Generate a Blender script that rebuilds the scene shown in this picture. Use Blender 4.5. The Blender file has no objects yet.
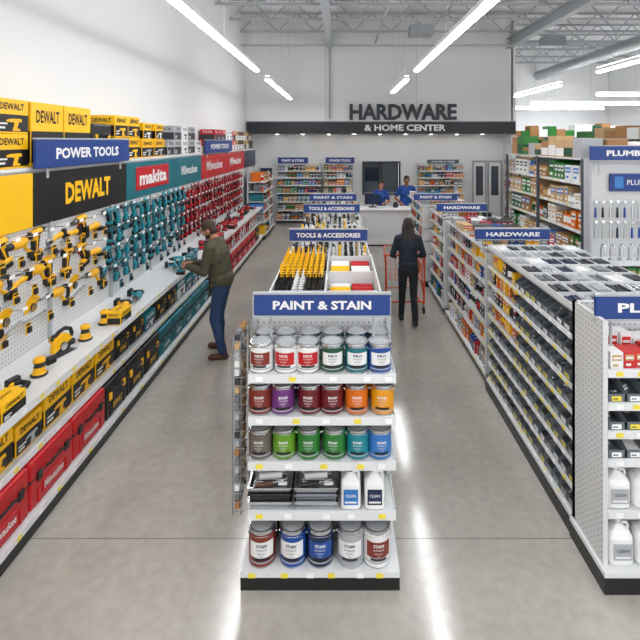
import bpy, bmesh, math, random
import numpy as np
from mathutils import Matrix, Vector, Euler
R = random.Random(11)
scene = bpy.context.scene
scene.view_settings.view_transform = 'Standard'
scene.view_settings.look = 'None'
scene.view_settings.exposure = 0.42
CAMZ = 2.85
# ------------------------------------------------------------------ materials
MATS = {}
def lin(h):
    h = h.lstrip('#'); out = []
    for i in (0, 2, 4):
        c = int(h[i:i+2], 16) / 255
        out.append(c/12.92 if c <= .04045 else ((c+.055)/1.055)**2.4)
    return out + [1.0]
def mk(name, hexc, rough=.5, metal=0., emit=0., bump=0., bscale=40., var=0.):
    m = bpy.data.materials.new(name); m.use_nodes = True
    nt = m.node_tree; p = nt.nodes['Principled BSDF']
    c = lin(hexc)
    p.inputs['Base Color'].default_value = c
    p.inputs['Roughness'].default_value = rough
    p.inputs['Metallic'].default_value = metal
    if emit > 0:
        p.inputs['Emission Color'].default_value = c
        p.inputs['Emission Strength'].default_value = emit
    if bump > 0 or var > 0:
        tc = nt.nodes.new('ShaderNodeTexCoord'); nz = nt.nodes.new('ShaderNodeTexNoise')
        nz.inputs['Scale'].default_value = bscale; nz.inputs['Detail'].default_value = 3
        nt.links.new(tc.outputs['Object'], nz.inputs['Vector'])
        if bump > 0:
            b = nt.nodes.new('ShaderNodeBump'); b.inputs['Strength'].default_value = bump
            b.inputs['Distance'].default_value = .02
            nt.links.new(nz.outputs['Fac'], b.inputs['Height']); nt.links.new(b.outputs['Normal'], p.inputs['Normal'])
        if var > 0:
            mx = nt.nodes.new('ShaderNodeMix'); mx.data_type = 'RGBA'
            mx.inputs[6].default_value = [x*(1-var) for x in c[:3]] + [1]
            mx.inputs[7].default_value = [min(1, x*(1+var)) for x in c[:3]] + [1]
            nt.links.new(nz.outputs['Fac'], mx.inputs[0]); nt.links.new(mx.outputs[2], p.inputs['Base Color'])
    MATS[name] = m
    return m
def mkpeg(name, axes, base='#d2d3d3'):
    m = mk(name, base, .45); nt = m.node_tree; p = nt.nodes['Principled BSDF']
    tc = nt.nodes.new('ShaderNodeTexCoord')
    sc = nt.nodes.new('ShaderNodeVectorMath'); sc.operation = 'SCALE'; sc.inputs['Scale'].default_value = 1/.038
    fr = nt.nodes.new('ShaderNodeVectorMath'); fr.operation = 'FRACTION'
    sb = nt.nodes.new('ShaderNodeVectorMath'); sb.operation = 'SUBTRACT'; sb.inputs[1].default_value = (.5, .5, .5)
    ml = nt.nodes.new('ShaderNodeVectorMath'); ml.operation = 'MULTIPLY'; ml.inputs[1].default_value = axes
    ln = nt.nodes.new('ShaderNodeVectorMath'); ln.operation = 'LENGTH'
    lt = nt.nodes.new('ShaderNodeMath'); lt.operation = 'LESS_THAN'; lt.inputs[1].default_value = .14
    mx = nt.nodes.new('ShaderNodeMix'); mx.data_type = 'RGBA'
    mx.inputs[6].default_value = lin(base); mx.inputs[7].default_value = lin('#5c5f62')
    L = nt.links
    L.new(tc.outputs['Object'], sc.inputs[0]); L.new(sc.outputs[0], fr.inputs[0]); L.new(fr.outputs[0], sb.inputs[0])
    L.new(sb.outputs[0], ml.inputs[0]); L.new(ml.outputs[0], ln.inputs[0]); L.new(ln.outputs['Value'], lt.inputs[0])
    L.new(lt.outputs[0], mx.inputs[0]); L.new(mx.outputs[2], p.inputs['Base Color'])
mkpeg('peg_x', (0, 1, 1)); mkpeg('peg_y', (1, 0, 1))
mk('wall', '#dcdddd', .8, bump=.05, bscale=60, var=.02)
mk('ceil', '#e2e2e2', .8, var=.03, bscale=3)
mk('truss', '#a5aaad', .6)
mk('duct', '#a4a9ac', .35, .6)
mk('fixture', '#e8e8e8', .4)
mk('glow', '#fbfcff', .4, emit=28)
mk('glowup_added', '#fbfcff', .4, emit=12)  # upward glow added on the pendants to brighten the dark ceiling
mk('dlight', '#fffdf5', .4, emit=14)
mk('shelf', '#d9dbdc', .4)
mk('shelfgrey', '#acb0b3', .4)
mk('kick', '#111214', .4)
mk('black', '#101012', .4)
mk('rubber', '#18191b', .6)
mk('dgrey', '#303338', .5)
mk('grey', '#6b6f74', .5)
mk('lgrey', '#a7aaad', .5)
mk('white', '#e4e4e3', .45)
mk('signblue', '#13387d', .4)
mk('band', '#1a1e24', .5)
mk('letters', '#262c35', .5)
mk('yellow', '#eeb108', .4)
mk('yellow2', '#f2ba0a', .4)
mk('teal', '#086571', .4)
mk('teal2', '#127f8e', .4)
mk('red', '#b60e17', .38)
mk('red2', '#c22620', .45)
mk('blue', '#164692', .3)
mk('lblue', '#2f72b8', .3)
mk('navy', '#132247', .35)
mk('green', '#28762e', .3)
mk('dgreen', '#104c33', .3)
mk('lime', '#5f9122', .3)
mk('orange', '#d0670e', .35)
mk('amber', '#dc9410', .3)
mk('purple', '#6b2f77', .3)
mk('brick', '#7a2c1f', .35)
mk('maroon', '#67151e', .3)
mk('brown', '#5a3b29', .6)
mk('taupe', '#675d55', .35)
mk('cardboard', '#a3784a', .8, bump=.05)
mk('tan', '#c0a074', .7)
mk('steel', '#cdd0d3', .22, 1.0)
mk('zinc', '#94989d', .35, 1.0)
mk('plastic', '#ebebea', .3)
mk('tag', '#ead644', .5)
mk('tagw', '#f0f0f0', .5)
mk('binp', '#626970', .4)
mk('skin', '#b87e62', .5)
mk('skin2', '#946042', .5)
mk('hair', '#201610', .6, bump=.5, bscale=80)
mk('hairb', '#3a2518', .6, bump=.5, bscale=80)
mk('jacket', '#464432', .85, bump=.8, bscale=14, var=.2)
mk('jeans', '#253e63', .85, bump=.5, bscale=16, var=.2)
mk('djeans', '#1a1f26', .85, bump=.4, bscale=16)
mk('navytop', '#18212e', .85, bump=.6, bscale=14)
mk('polo', '#16438c', .75, bump=.4, bscale=14)
mk('boots', '#4f311d', .6)
mk('shoe', '#202227', .6)
mk('eye', '#1a1210', .2)
mk('eyew', '#f0efe9', .3)
mk('lip', '#9a5848', .5)
mk('cart', '#dc5020', .4)
mk('glass', '#26303a', .1)
mk('screen', '#101820', .15)
mk('ledge', '#46505a', .5)
def floormat():
    m = mk('floor', '#b4aea4', .15); nt = m.node_tree; p = nt.nodes['Principled BSDF']; L = nt.links
    tc = nt.nodes.new('ShaderNodeTexCoord')
    n1 = nt.nodes.new('ShaderNodeTexNoise'); n1.inputs['Scale'].default_value = .9; n1.inputs['Detail'].default_value = 8; n1.inputs['Roughness'].default_value = .6
    n2 = nt.nodes.new('ShaderNodeTexNoise'); n2.inputs['Scale'].default_value = 14; n2.inputs['Detail'].default_value = 6
    L.new(tc.outputs['Object'], n1.inputs['Vector']); L.new(tc.outputs['Object'], n2.inputs['Vector'])
    r1 = nt.nodes.new('ShaderNodeValToRGB'); r1.color_ramp.elements[0].position = .3; r1.color_ramp.elements[1].position = .7
    r1.color_ramp.elements[0].color = lin('#a6a199'); r1.color_ramp.elements[1].color = lin('#bbb6ad')
    L.new(n1.outputs['Fac'], r1.inputs[0])
    r2 = nt.nodes.new('ShaderNodeValToRGB'); r2.color_ramp.elements[0].position = .3; r2.color_ramp.elements[1].position = .75
    r2.color_ramp.elements[0].color = (.88, .88, .88, 1); r2.color_ramp.elements[1].color = (1.04, 1.04, 1.04, 1)
    L.new(n2.outputs['Fac'], r2.inputs[0])
    mu = nt.nodes.new('ShaderNodeMix'); mu.data_type = 'RGBA'; mu.blend_type = 'MULTIPLY'; mu.inputs[0].default_value = 1
    L.new(r1.outputs[0], mu.inputs[6]); L.new(r2.outputs[0], mu.inputs[7])
    sep = nt.nodes.new('ShaderNodeSeparateXYZ'); L.new(tc.outputs['Object'], sep.inputs[0])
    outs = []
    for ax, off, per in (('Y', 3.37, 7.0), ('X', 3.05, 7.0)):
        s = nt.nodes.new('ShaderNodeMath'); s.operation = 'SUBTRACT'; s.inputs[1].default_value = off - per*20 - .004
        L.new(sep.outputs[ax], s.inputs[0])
        md = nt.nodes.new('ShaderNodeMath'); md.operation = 'MODULO'; md.inputs[1].default_value = per; L.new(s.outputs[0], md.inputs[0])
        lt = nt.nodes.new('ShaderNodeMath'); lt.operation = 'LESS_THAN'; lt.inputs[1].default_value = .008; L.new(md.outputs[0], lt.inputs[0])
        outs.append(lt)
    mxm = nt.nodes.new('ShaderNodeMath'); mxm.operation = 'MAXIMUM'; L.new(outs[0].outputs[0], mxm.inputs[0]); L.new(outs[1].outputs[0], mxm.inputs[1])
    m3 = nt.nodes.new('ShaderNodeMix'); m3.data_type = 'RGBA'; m3.inputs[7].default_value = lin('#807b72')
    L.new(mxm.outputs[0], m3.inputs[0]); L.new(mu.outputs[2], m3.inputs[6]); L.new(m3.outputs[2], p.inputs['Base Color'])
    mr = nt.nodes.new('ShaderNodeMapRange'); mr.inputs[1].default_value = .3; mr.inputs[2].default_value = .7; mr.inputs[3].default_value = .10; mr.inputs[4].default_value = .20
    L.new(n1.outputs['Fac'], mr.inputs[0]); L.new(mr.outputs[0], p.inputs['Roughness'])
    p.inputs['Specular IOR Level'].default_value = .8
floormat()
# ------------------------------------------------------------------ builder
def T(x, y, z, rz=0.):
    return Matrix.Translation((x, y, z)) @ Matrix.Rotation(math.radians(rz), 4, 'Z')
FRONT = Matrix(((1, 0, 0, 0), (0, 0, -1, 0), (0, 1, 0, 0), (0, 0, 0, 1)))
_bev = {}; _txt = {}
def bevtemplate(s, b, seg):
    k = tuple(round(x, 3) for x in s) + (round(b, 4), seg)
    if k not in _bev:
        bm = bmesh.new(); bmesh.ops.create_cube(bm, size=1)
        for v in bm.verts: v.co = Vector((v.co.x*s[0], v.co.y*s[1], v.co.z*s[2]))
        bmesh.ops.bevel(bm, geom=list(bm.edges), offset=b, segments=seg, affect='EDGES', profile=.5)
        bm.verts.index_update()
        _bev[k] = ([v.co.copy() for v in bm.verts], [[v.index for v in f.verts] for f in bm.faces]); bm.free()
    return _bev[k]
def texttemplate(s, off):
    k = (s, off)
    if k not in _txt:
        cu = bpy.data.curves.new('t', 'FONT'); cu.body = s; cu.resolution_u = 2; cu.offset = off
        ob = bpy.data.objects.new('t', cu); scene.collection.objects.link(ob)
        dg = bpy.context.evaluated_depsgraph_get(); me = ob.evaluated_get(dg).to_mesh()
        vs = [v.co.copy() for v in me.vertices]; fs = [list(p.vertices) for p in me.polygons]
        bpy.data.objects.remove(ob)
        x0 = min(v.x for v in vs); x1 = max(v.x for v in vs); y0 = min(v.y for v in vs); y1 = max(v.y for v in vs)
        vs = [Vector(((v.x-(x0+x1)/2)/(x1-x0), (v.y-(y0+y1)/2)/(y1-y0), 0)) for v in vs]
        _txt[k] = (vs, fs)
    return _txt[k]
class B:
    def __init__(s): s.v = []; s.f = []; s.m = []; s.sm = []
    def add(s, vs, fs, mat, M=None, smooth=False):
        n = len(s.v)
        if M is None: s.v += [Vector(v) for v in vs]
        else: s.v += [M @ Vector(v) for v in vs]
        for f in fs: s.f.append([i+n for i in f])
        s.m += [mat]*len(fs); s.sm += [smooth]*len(fs)
    def bx(s, x0, x1, y0, y1, z0, z1, mat, M=None):
        vs = [(x0,y0,z0),(x1,y0,z0),(x1,y1,z0),(x0,y1,z0),(x0,y0,z1),(x1,y0,z1),(x1,y1,z1),(x0,y1,z1)]
        s.add(vs, [(0,3,2,1),(4,5,6,7),(0,1,5,4),(1,2,6,5),(2,3,7,6),(3,0,4,7)], mat, M)
    def rb(s, c, d, b, mat, M=None, seg=1, rot=None):
        vs, fs = bevtemplate(d, b, seg); X = Matrix.Translation(c)
        if rot: X = X @ Euler([math.radians(a) for a in rot]).to_matrix().to_4x4()
        s.add(vs, fs, mat, (M @ X) if M is not None else X)
    def lathe(s, prof, mats, M=None, n=16, a0=0., a1=360.):
        full = abs(a1-a0-360) < .01; cnt = n if full else n+1
        for i in range(len(prof)-1):
            (r0, z0), (r1, z1) = prof[i], prof[i+1]; mat = mats[i] if isinstance(mats, (list, tuple)) else mats
            vs = []
            for r, z in ((r0, z0), (r1, z1)):
                for k in range(cnt):
                    a = math.radians(a0+(a1-a0)*k/n); vs.append((r*math.cos(a), r*math.sin(a), z))
            fs = [(k, (k+1) % cnt, cnt+(k+1) % cnt, cnt+k) for k in range(n)]
            s.add(vs, fs, mat, M, True)
    def tube(s, a, b, r0, mat, r1=None, n=8, M=None, caps=True):
        a = Vector(a); b = Vector(b); d = b-a; L = d.length
        if L < 1e-6: return
        r1 = r0 if r1 is None else r1
        X = Matrix.Translation(a) @ d.to_track_quat('Z', 'Y').to_matrix().to_4x4()
        if M is not None: X = M @ X
        pr = [(r0, 0), (r1, L)]
        if caps: pr = [(0, 0)] + pr + [(0, L)]
        s.lathe(pr, mat, X, n)
    def path(s, pts, r, mat, n=6, M=None):
        for a, b in zip(pts[:-1], pts[1:]): s.tube(a, b, r, mat, n=n, M=M)
    def prism(s, poly, y0, y1, mat, M=None):
        n = len(poly); vs = [(x, y0, z) for x, z in poly] + [(x, y1, z) for x, z in poly]
        fs = [list(range(n)), list(range(2*n-1, n-1, -1))] + [(i, i+n, (i+1) % n+n, (i+1) % n) for i in range(n)]
        s.add(vs, fs, mat, M)
    def text(s, t, M, w, h, mat, off=.012, bend=None):
        vs, fs = texttemplate(t, off); out = []
        for v in vs:
            x = v.x*w; y = v.y*h; z = 0
            if bend: z = -bend+bend*math.cos(x/bend); x = bend*math.sin(x/bend)
            out.append((x, y, z))
        s.add(out, fs, mat, M)
    def ftext(s, t, x, y, z, w, h, mat, M=None, off=.012, bend=None):
        X = Matrix.Translation((x, y, z)) @ FRONT
        s.text(t, (M @ X) if M is not None else X, w, h, mat, off, bend)
    def merge(s, o, M):
        n = len(s.v); s.v += [M @ v for v in o.v]
        s.f += [[i+n for i in f] for f in o.f]; s.m += o.m; s.sm += o.sm
    def make(s, name, parent=None):
        me = bpy.data.meshes.new(name); me.from_pydata([tuple(v) for v in s.v], [], s.f)
        names = sorted(set(s.m)); idx = {n: i for i, n in enumerate(names)}
        for n in names: me.materials.append(MATS[n])
        me.polygons.foreach_set('material_index', [idx[m] for m in s.m])
        me.polygons.foreach_set('use_smooth', s.sm); me.update()
        ob = bpy.data.objects.new(name, me); scene.collection.objects.link(ob)
        if parent: ob.parent = parent
        return ob
# ------------------------------------------------------------------ prefabs (front = -Y, origin bottom centre of front)
def can(body, label, lab='PAINT', r=.077, h=.19, top='steel', lidm='lgrey'):
    b = B(); C = Matrix.Translation((0, r+.002, 0))
    b.lathe([(0,0),(r*.98,0),(r,.006),(r*.985,.012),(r*.985,h*.2),(r*.985,h-.022),(r*.985,h-.014),(r,h-.008),(r*.99,h),(r*.86,h),(r*.84,h-.008),(r*.8,h-.006),(0,h-.005)],
            ['zinc','steel','steel',body,body,'steel','steel','steel','steel','steel','zinc','lgrey'], C, 22)
    rr = r*.985+.0012
    b.lathe([(rr,h*.30),(rr,h*.72)], label, C, 12, 215, 325)
    b.lathe([(rr+.001,h*.15),(rr+.001,h*.19)], 'lgrey', C, 12, 205, 335)
    b.lathe([(rr+.0005,h*.215),(rr+.0005,h*.29)], 'dgrey' if body in('white','lgrey') else 'black', C, 12, 235, 305)
    tm = 'white' if label not in ('white', 'plastic', 'lgrey') else ('navy' if body != 'red' else 'red')
    b.ftext(lab, 0, r+.002-rr-.002, h*.62, r*.78, h*.085, tm, off=.03, bend=rr+.002)
    b.ftext('INTERIOR', 0, r+.002-rr-.002, h*.51, r*.8, h*.045, tm, off=0, bend=rr+.002)
    b.ftext('EGGSHELL', 0, r+.002-rr-.002, h*.42, r*.6, h*.035, tm, off=0, bend=rr+.002)
    b.ftext('3.78 L', 0, r+.002-rr-.002, h*.35, r*.3, h*.03, tm, off=0, bend=rr+.002)
    for sx in (-1, 1): b.tube((sx*r*.97, r, h*.75), (sx*(r+.006), r, h*.75), .008, 'steel', n=8)
    pts = [(math.cos(math.radians(a))*(r+.004), r+.002-math.sin(math.radians(a))*(r+.004), h*.75+.03*math.sin(math.radians(a))) for a in range(0, 181, 20)]
    b.path(pts, .0016, 'steel', 4)
    return b
def jug(capm='red', labelm='blue', w=.13, d=.1, h=.26, body='plastic'):
    b = B(); M = Matrix.Translation((0, d/2, 0))
    def ring(z, fx, fy): return [(fx*w/2*math.copysign(abs(math.cos(a))**.5, math.cos(a)), fy*d/2*math.copysign(abs(math.sin(a))**.5, math.sin(a)), z) for a in [math.radians(22.5*i) for i in range(16)]]
    lv = [(0,.9,.9),(.01,1,1),(h*.62,1,1),(h*.74,.85,.85),(h*.83,.45,.5),(h*.87,.28,.36),(h*.9,.28,.36)]
    for (z0,a0,b0),(z1,a1,b1) in zip(lv[:-1], lv[1:]):
        vs = ring(z0,a0,b0)+ring(z1,a1,b1); b.add(vs, [(k,(k+1)%16,16+(k+1)%16,16+k) for k in range(16)], body, M, True)
    b.lathe([(.02,h*.89),(.021,h*.99),(.019,h),(0,h)], capm, M, 12)
    b.path([(w*.1,d/2,h*.86),(w*.36,d/2,h*.88),(w*.42,d/2,h*.8),(w*.42,d/2,h*.66)], .009, body, 8)
    if labelm:
        b.rb((0,-.001,h*.34),(w*.72,.004,h*.38),.001,labelm)
        b.ftext('CLEAN', 0,-.0045,h*.38,w*.5,h*.07,'white' if labelm!='lgrey' else 'navy'); b.bx(-w*.3,w*.3,-.0045,-.002,h*.2,h*.24,'white')
    return b
def carton(w, d, h, mat, band=None, logo=None, lm='black', pic='dgrey'):
    b = B(); b.rb((0,d/2,h/2),(w,d,h),.004,mat)
    b.bx(-w/2,w/2,d*.45,d*.55,h,h+.0008,'tan' if mat in ('cardboard','tan') else mat)
    if band:
        b.bx(-w/2+.004,w/2-.004,-.0015,0,h*.06,h*.55,band); b.bx(w/2,w/2+.0015,.01,d-.01,h*.06,h*.55,band); b.bx(-w/2-.0015,-w/2,.01,d-.01,h*.06,h*.55,band)
    if logo: b.ftext(logo,0,-.003,h*.78,w*.72,h*.2,lm,off=.025); b.text(logo,Matrix.Translation((-w/2-.003,d*.5,h*.78))@Matrix(((0,0,-1,0),(-1,0,0,0),(0,1,0,0),(0,0,0,1))),d*.72,h*.2,lm,.025)
    if logo: b.text(logo,Matrix.Translation((0,d*.5,h+.002)),w*.6,d*.18,lm,.02)
    if pic:
        q = B(); s = min(w,h*1.6)*.3
        q.prism([(-1,.25),(-.6,.45),(.5,.5),(.6,.1),(.25,.05),(.1,-.7),(.4,-.75),(.4,-1),(-.35,-1),(-.3,-.7),(-.15,0),(-.9,.05)],-.001,.001,pic)
        b.merge(q, Matrix.Translation((w*.12,-.003,h*.32)) @ Matrix.Diagonal((s,1,h*.24,1)))
        b.bx(-w*.42,-w*.2,-.003,-.0015,h*.14,h*.2,'white'); b.bx(-w*.42,-w*.14,-.003,-.0015,h*.26,h*.31,'white')
    return b
def toolcase(w, d, h, mat, logo='TOOL', lm='white', latch='black'):
    b = B(); b.rb((0,d/2,h/2),(w,d,h),.022,mat,seg=2)
    b.rb((0,d/2,h*.62),(w+.006,d+.006,.012),.002,'rubber')
    for x in (-w*.32, w*.32):
        b.rb((x,-.006,h*.62),(w*.1,.018,h*.2),.004,latch); b.rb((x,-.003,h*.2),(w*.05,.012,h*.3),.003,mat)
    b.rb((0,-.004,h*.3),(w*.5,.01,h*.3),.006,mat); b.ftext(logo,0,-.0105,h*.3,w*.44,h*.16,lm,off=.02)
    b.path([(-w*.16,0,h*.66),(-w*.15,-.035,h*.7),(-w*.12,-.04,h*.74),(w*.12,-.04,h*.74),(w*.15,-.035,h*.7),(w*.16,0,h*.66)],.010,'rubber' if mat!='black' else 'dgrey',8)
    for x in (-w*.4,-w*.2,0,w*.2,w*.4): b.rb((x,d/2,h+.002),(w*.06,d*.7,.008),.002,mat)
    for y in (.25,.5,.75):
        b.rb((w/2,d*y,h*.4),(.008,d*.1,h*.5),.002,mat); b.rb((-w/2,d*y,h*.4),(.008,d*.1,h*.5),.002,mat)
    return b
def drill(c, acc='black', sc=1.0, long=False):
    b = B(); y = .045
    RX = Matrix.Translation((0,y,.20)) @ Matrix.Rotation(math.radians(-90),4,'Y')
    l = .03 if long else 0
    b.lathe([(0,-.085),(.025,-.085),(.034,-.07),(.037,-.02),(.036,.04),(.03,.06)],[acc,acc,c,c,c],RX,12)
    b.lathe([(.03,.06),(.027,.065),(.026,.085),(.02,.09+l),(.013,.12+l),(.006,.125+l),(.003,.127+l),(.003,.16+l),(0,.16+l)],['dgrey','black','zinc','black','black','steel','steel','steel'],RX,12)
    b.prism([(-.02,.19),(.05,.19),(.062,.06),(.02,.06)],y-.022,y+.022,c)
    b.prism([(-.022,.17),(-.005,.17),(.028,.07),(.014,.07)],y-.024,y+.024,'rubber')
    b.prism([(.03,.15),(.056,.15),(.064,.07),(.044,.07)],y-.024,y+.024,'rubber')
    b.prism([(-.036,.165),(-.018,.165),(-.006,.125),(-.022,.13)],y-.010,y+.010,'red' if c=='yellow' else 'black')
    b.rb((.035,y,.045),(.115,.068,.032),.008,c); b.rb((.03,y,.012),(.11,.07,.045),.008,'black')
    b.bx(-.02,.03,y-.038,y+.038,.19,.205,acc)
    return b
def saw(c):
    b = B(); y = .07
    RY = Matrix.Translation((0,y,.13)) @ Matrix.Rotation(math.radians(90),4,'X')
    b.lathe([(0,.012),(.09,.012),(.092,0),(.092,-.012),(0,-.012)],['black','black','zinc','black'],RY,24)
    b.lathe([(.0,.02),(.1,.02),(.105,.01),(.105,-.02),(.1,-.025),(0,-.025)],c,RY,16,20,200)
    b.lathe([(.0,.03),(.035,.03),(.035,.02)],['steel','black'],RY,12)
    b.tube((.02,y+.02,.16),(.02,y+.12,.16),.04,c,n=14); b.tube((.02,y+.12,.16),(.02,y+.135,.16),.034,'black',n=14)
    b.rb((0,y+.02,.055),(.27,.13,.008),.002,'steel')
    pts=[(-.05,y+.02,.21),(-.02,y+.02,.25),(.05,y+.02,.265),(.11,y+.02,.24),(.13,y+.02,.19),(.1,y+.02,.15)]
    b.path(pts,.017,'rubber',8); b.path([(-.09,y+.02,.2),(-.07,y+.02,.235),(-.04,y+.02,.24)],.014,'rubber',8)
    b.rb((.11,y+.04,.11),(.1,.07,.05),.008,'black')
    return b
def recip(c):
    b = B(); y=.05
    RX = Matrix.Translation((0,y,.15)) @ Matrix.Rotation(math.radians(-90),4,'Y')
    b.lathe([(0,-.08),(.03,-.075),(.04,-.05),(.042,.03),(.03,.09),(.026,.14),(.02,.16),(0,.16)],['black',c,c,c,'black','black','zinc'],RX,12)
    b.prism([(-.28,.145),(-.15,.14),(-.15,.16),(-.28,.155)],y-.001,y+.001,'steel')
    b.path([(.06,y,.17),(.13,y,.175),(.17,y,.15),(.17,y,.08),(.14,y,.05)],.019,'rubber',8); b.path([(.05,y,.12),(.1,y,.06),(.14,y,.045)],.014,c,8)
    b.rb((.15,y,.025),(.11,.07,.05),.008,'black')
    return b
def grinder(c):
    b = B(); y=.06
    RX = Matrix.Translation((0,y,.09)) @ Matrix.Rotation(math.radians(-90),4,'Y')
    b.lathe([(0,-.16),(.026,-.158),(.03,-.12),(.024,-.06),(.032,0),(.034,.06),(.024,.085),(0,.085)],['black',c,c,c,c,'zinc','zinc'],RX,12)
    b.lathe([(0,.0),(.058,.0),(.058,.006),(0,.006)],['black','steel','zinc'],Matrix.Translation((-.07,y,.045)),18)
    b.lathe([(.06,-.003),(.064,.02),(.03,.03)],['black','black'],Matrix.Translation((-.07,y,.04)),14,-20,180)
    b.tube((-.06,y-.03,.09),(-.07,y-.055,.1),.012,'rubber'); b.rb((.17,y,.09),(.05,.068,.085),.008,'black')
    return b
def sander(c):
    b = B(); C=Matrix.Translation((0,.08,0))
    b.lathe([(0,0),(.062,0),(.065,.012),(.055,.02),(.045,.03),(.042,.07),(.034,.085),(.045,.11),(.045,.13),(.03,.145),(0,.148)],['dgrey','dgrey','black',c,c,'black','black',c,c,c],C,16)
    b.rb((.10,.08,.075),(.09,.05,.06),.012,'black'); b.tube((.04,.08,.06),(.07,.08,.07),.014,'dgrey')
    return b
def charger():
    b=B(); b.rb((0,.07,.03),(.15,.13,.06),.015,'black',seg=2); b.rb((0,.09,.075),(.08,.08,.05),.008,'black'); b.bx(-.05,.05,-.001,.006,.02,.04,'dgrey')
    pts=[(-.07,.1,.02),(-.12,.12,.01),(-.16,.08,.008),(-.15,.02,.008),(-.1,-.01,.008)]; b.path(pts,.004,'black',5); return b
def hpack(c, c2, w=.09, h=.17):
    b = B(); b.bx(-w/2,w/2,.02,.023,0,h,c2); b.rb((0,.008,h*.38),(w*.7,.026,h*.55),.008,c); b.bx(-w*.4,w*.4,.0185,.02,h*.76,h*.93,c)
    b.tube((0,-.01,h*.97),(0,.09,h*.99),.003,'steel',n=5)
    return b
def hbin(w=.13, d=.22, h=.13, cont='zinc', rr=None):
    b = B(); t=.004; rr = rr or R
    side=[(0,.0),(d,.03),(d,h+.02),(d*.45,h),(0,h*.45)]
    for x in (-w/2, w/2-t):
        vs=[(x,a,z) for a,z in side]+[(x+t,a,z) for a,z in side]; n=5
        b.add(vs,[list(range(n))[::-1],list(range(n,2*n))]+[(i,(i+1)%n,(i+1)%n+n,i+n) for i in range(n)],'binp')
    b.add([(-w/2,0,0),(w/2,0,0),(w/2,d,.03),(-w/2,d,.03)],[(0,1,2,3)],'binp')
    b.bx(-w/2,w/2,0,t,0,h*.45,'binp'); b.bx(-w/2,w/2,d-t,d,.03,h+.02,'binp')
    b.bx(-w*.28,w*.28,-.0015,0,h*.1,h*.33,rr.choice(['tagw','tagw','tag','tagw','lgrey']))
    b.bx(-w*.22,w*.08,-.002,-.0015,h*.17,h*.23,'dgrey')
    b.add([(-w/2+t,t,h*.3),(w/2-t,t,h*.3),(w/2-t,d-t,h*.72),(-w/2+t,d-t,h*.72)],[(0,1,2,3)],cont)
    for i in range(5):
        x=rr.uniform(-w*.35,w*.35); y=rr.uniform(.03,d*.7); z=h*.3+y/d*h*.42
        b.tube((x-.015,y,z+.004),(x+.015,y+rr.uniform(-.02,.02),z+.012),.006,'zinc' if cont=='dgrey' else cont,n=5)
    return b
def caulk(c1, c2, h=.23):
    b=B(); b.lathe([(0,0),(.025,0),(.025,h*.62),(.025,h*.7),(.024,h*.72),(.008,h*.74),(.004,h),(0,h)],[c1,c1,c2,'black',c2,c2,c2],Matrix.Translation((0,.026,0)),12)
    return b
# ------------------------------------------------------------------ generic shelving + merchandise
P_MIX=['red','blue','yellow','white','white','green','orange','dgrey','lgrey','teal','cardboard','navy','lblue','black','red2','tan','white']
P_BOX=['cardboard','cardboard','tan','white','white','green','red','lgrey','blue','tan']
P_HARD=['yellow','orange','dgrey','red','lgrey','blue','white','black','zinc','tan','dgrey','grey']
P_PAINT=['white','white','blue','red','lgrey','orange','lblue','green','yellow']
P_PLUMB=['white','lgrey','lblue','cardboard','dgreen','tan','orange','white','green','cardboard','tan','white']
def fill(g, M, L, D, H, pal, rr, minw=.07, maxw=.17, bottles=.3):
    x=.02
    while x<L-minw:
        w=rr.uniform(minw,maxw); k=rr.random(); h=min(H*rr.uniform(.55,.93),.34); c=rr.choice(pal); c2=rr.choice([q for q in pal if q!=c]); n=rr.choice([1,2,2,3])
        if k<bottles: w=min(w,.1); h=min(h,.24)
        for _ in range(n):
            if x+w>L-.01: break
            X=M@Matrix.Translation((x+w/2,.015+rr.uniform(0,.03),0))
            if k<bottles:
                r=w*.46
                g.lathe([(r,0),(r,h*.2),(r,h*.65),(r*.9,h*.74),(r*.35,h*.84),(r*.35,h),(0,h)],[c,c2,c,c,c,'white'],X@Matrix.Translation((0,r,0)),8)
            else:
                dd=D*.8
                g.bx(-w*.47,w*.47,0,dd,0,h,c,X); g.bx(-w*.36,w*.36,-.002,0,h*.5,h*.86,c2,X); g.bx(-w*.3,w*.1,-.002,0,h*.15,h*.3,'white' if c!='white' else c2,X)
                g.bx(-w*.3,w*.3,-.003,-.002,h*.62,h*.72,'white' if c2!='white' else 'dgrey',X)
            x+=w
        x+=.008
def tags(f, M, L, z, rr, step=.16, y=-.004):
    x=.05
    while x<L-.06:
        f.bx(x,x+.045,y,y+.003,z-.014,z+.014,rr.choice(['tagw','tagw','tag','tag']),M); x+=step*rr.uniform(.7,1.4)
def rack(f, g, M, L, D, H, levels, pal, rr, peg='peg_x', bottles=.3, minw=.07, maxw=.17):
    f.bx(0,L,.03,D,0,.1,'kick',M)
    f.bx(0,L,D-.015,D,.1,H,peg,M)
    n=max(1,round(L/1.2))
    for i in range(n+1):
        x=min(max(L*i/n,.015),L-.015); f.bx(x-.015,x+.015,D-.05,D-.012,.1,H+.01,'shelfgrey',M)
    for i,z in enumerate(levels):
        d0=0 if i==0 else .04
        f.bx(0,L,d0,D-.02,z-.02,z,'shelf',M); f.bx(0,L,d0-.001,d0+.012,z-.035,z+.008,'shelf',M)
        tags(f,M,L,z-.014,rr,y=d0-.005)
        hh=(levels[i+1]-.04 if i+1<len(levels) else H)-z
        if hh>.06: fill(g,M@Matrix.Translation((0,d0+.01,z+.001)),L,D-.08,hh,pal,rr,minw,maxw,bottles)
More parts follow.
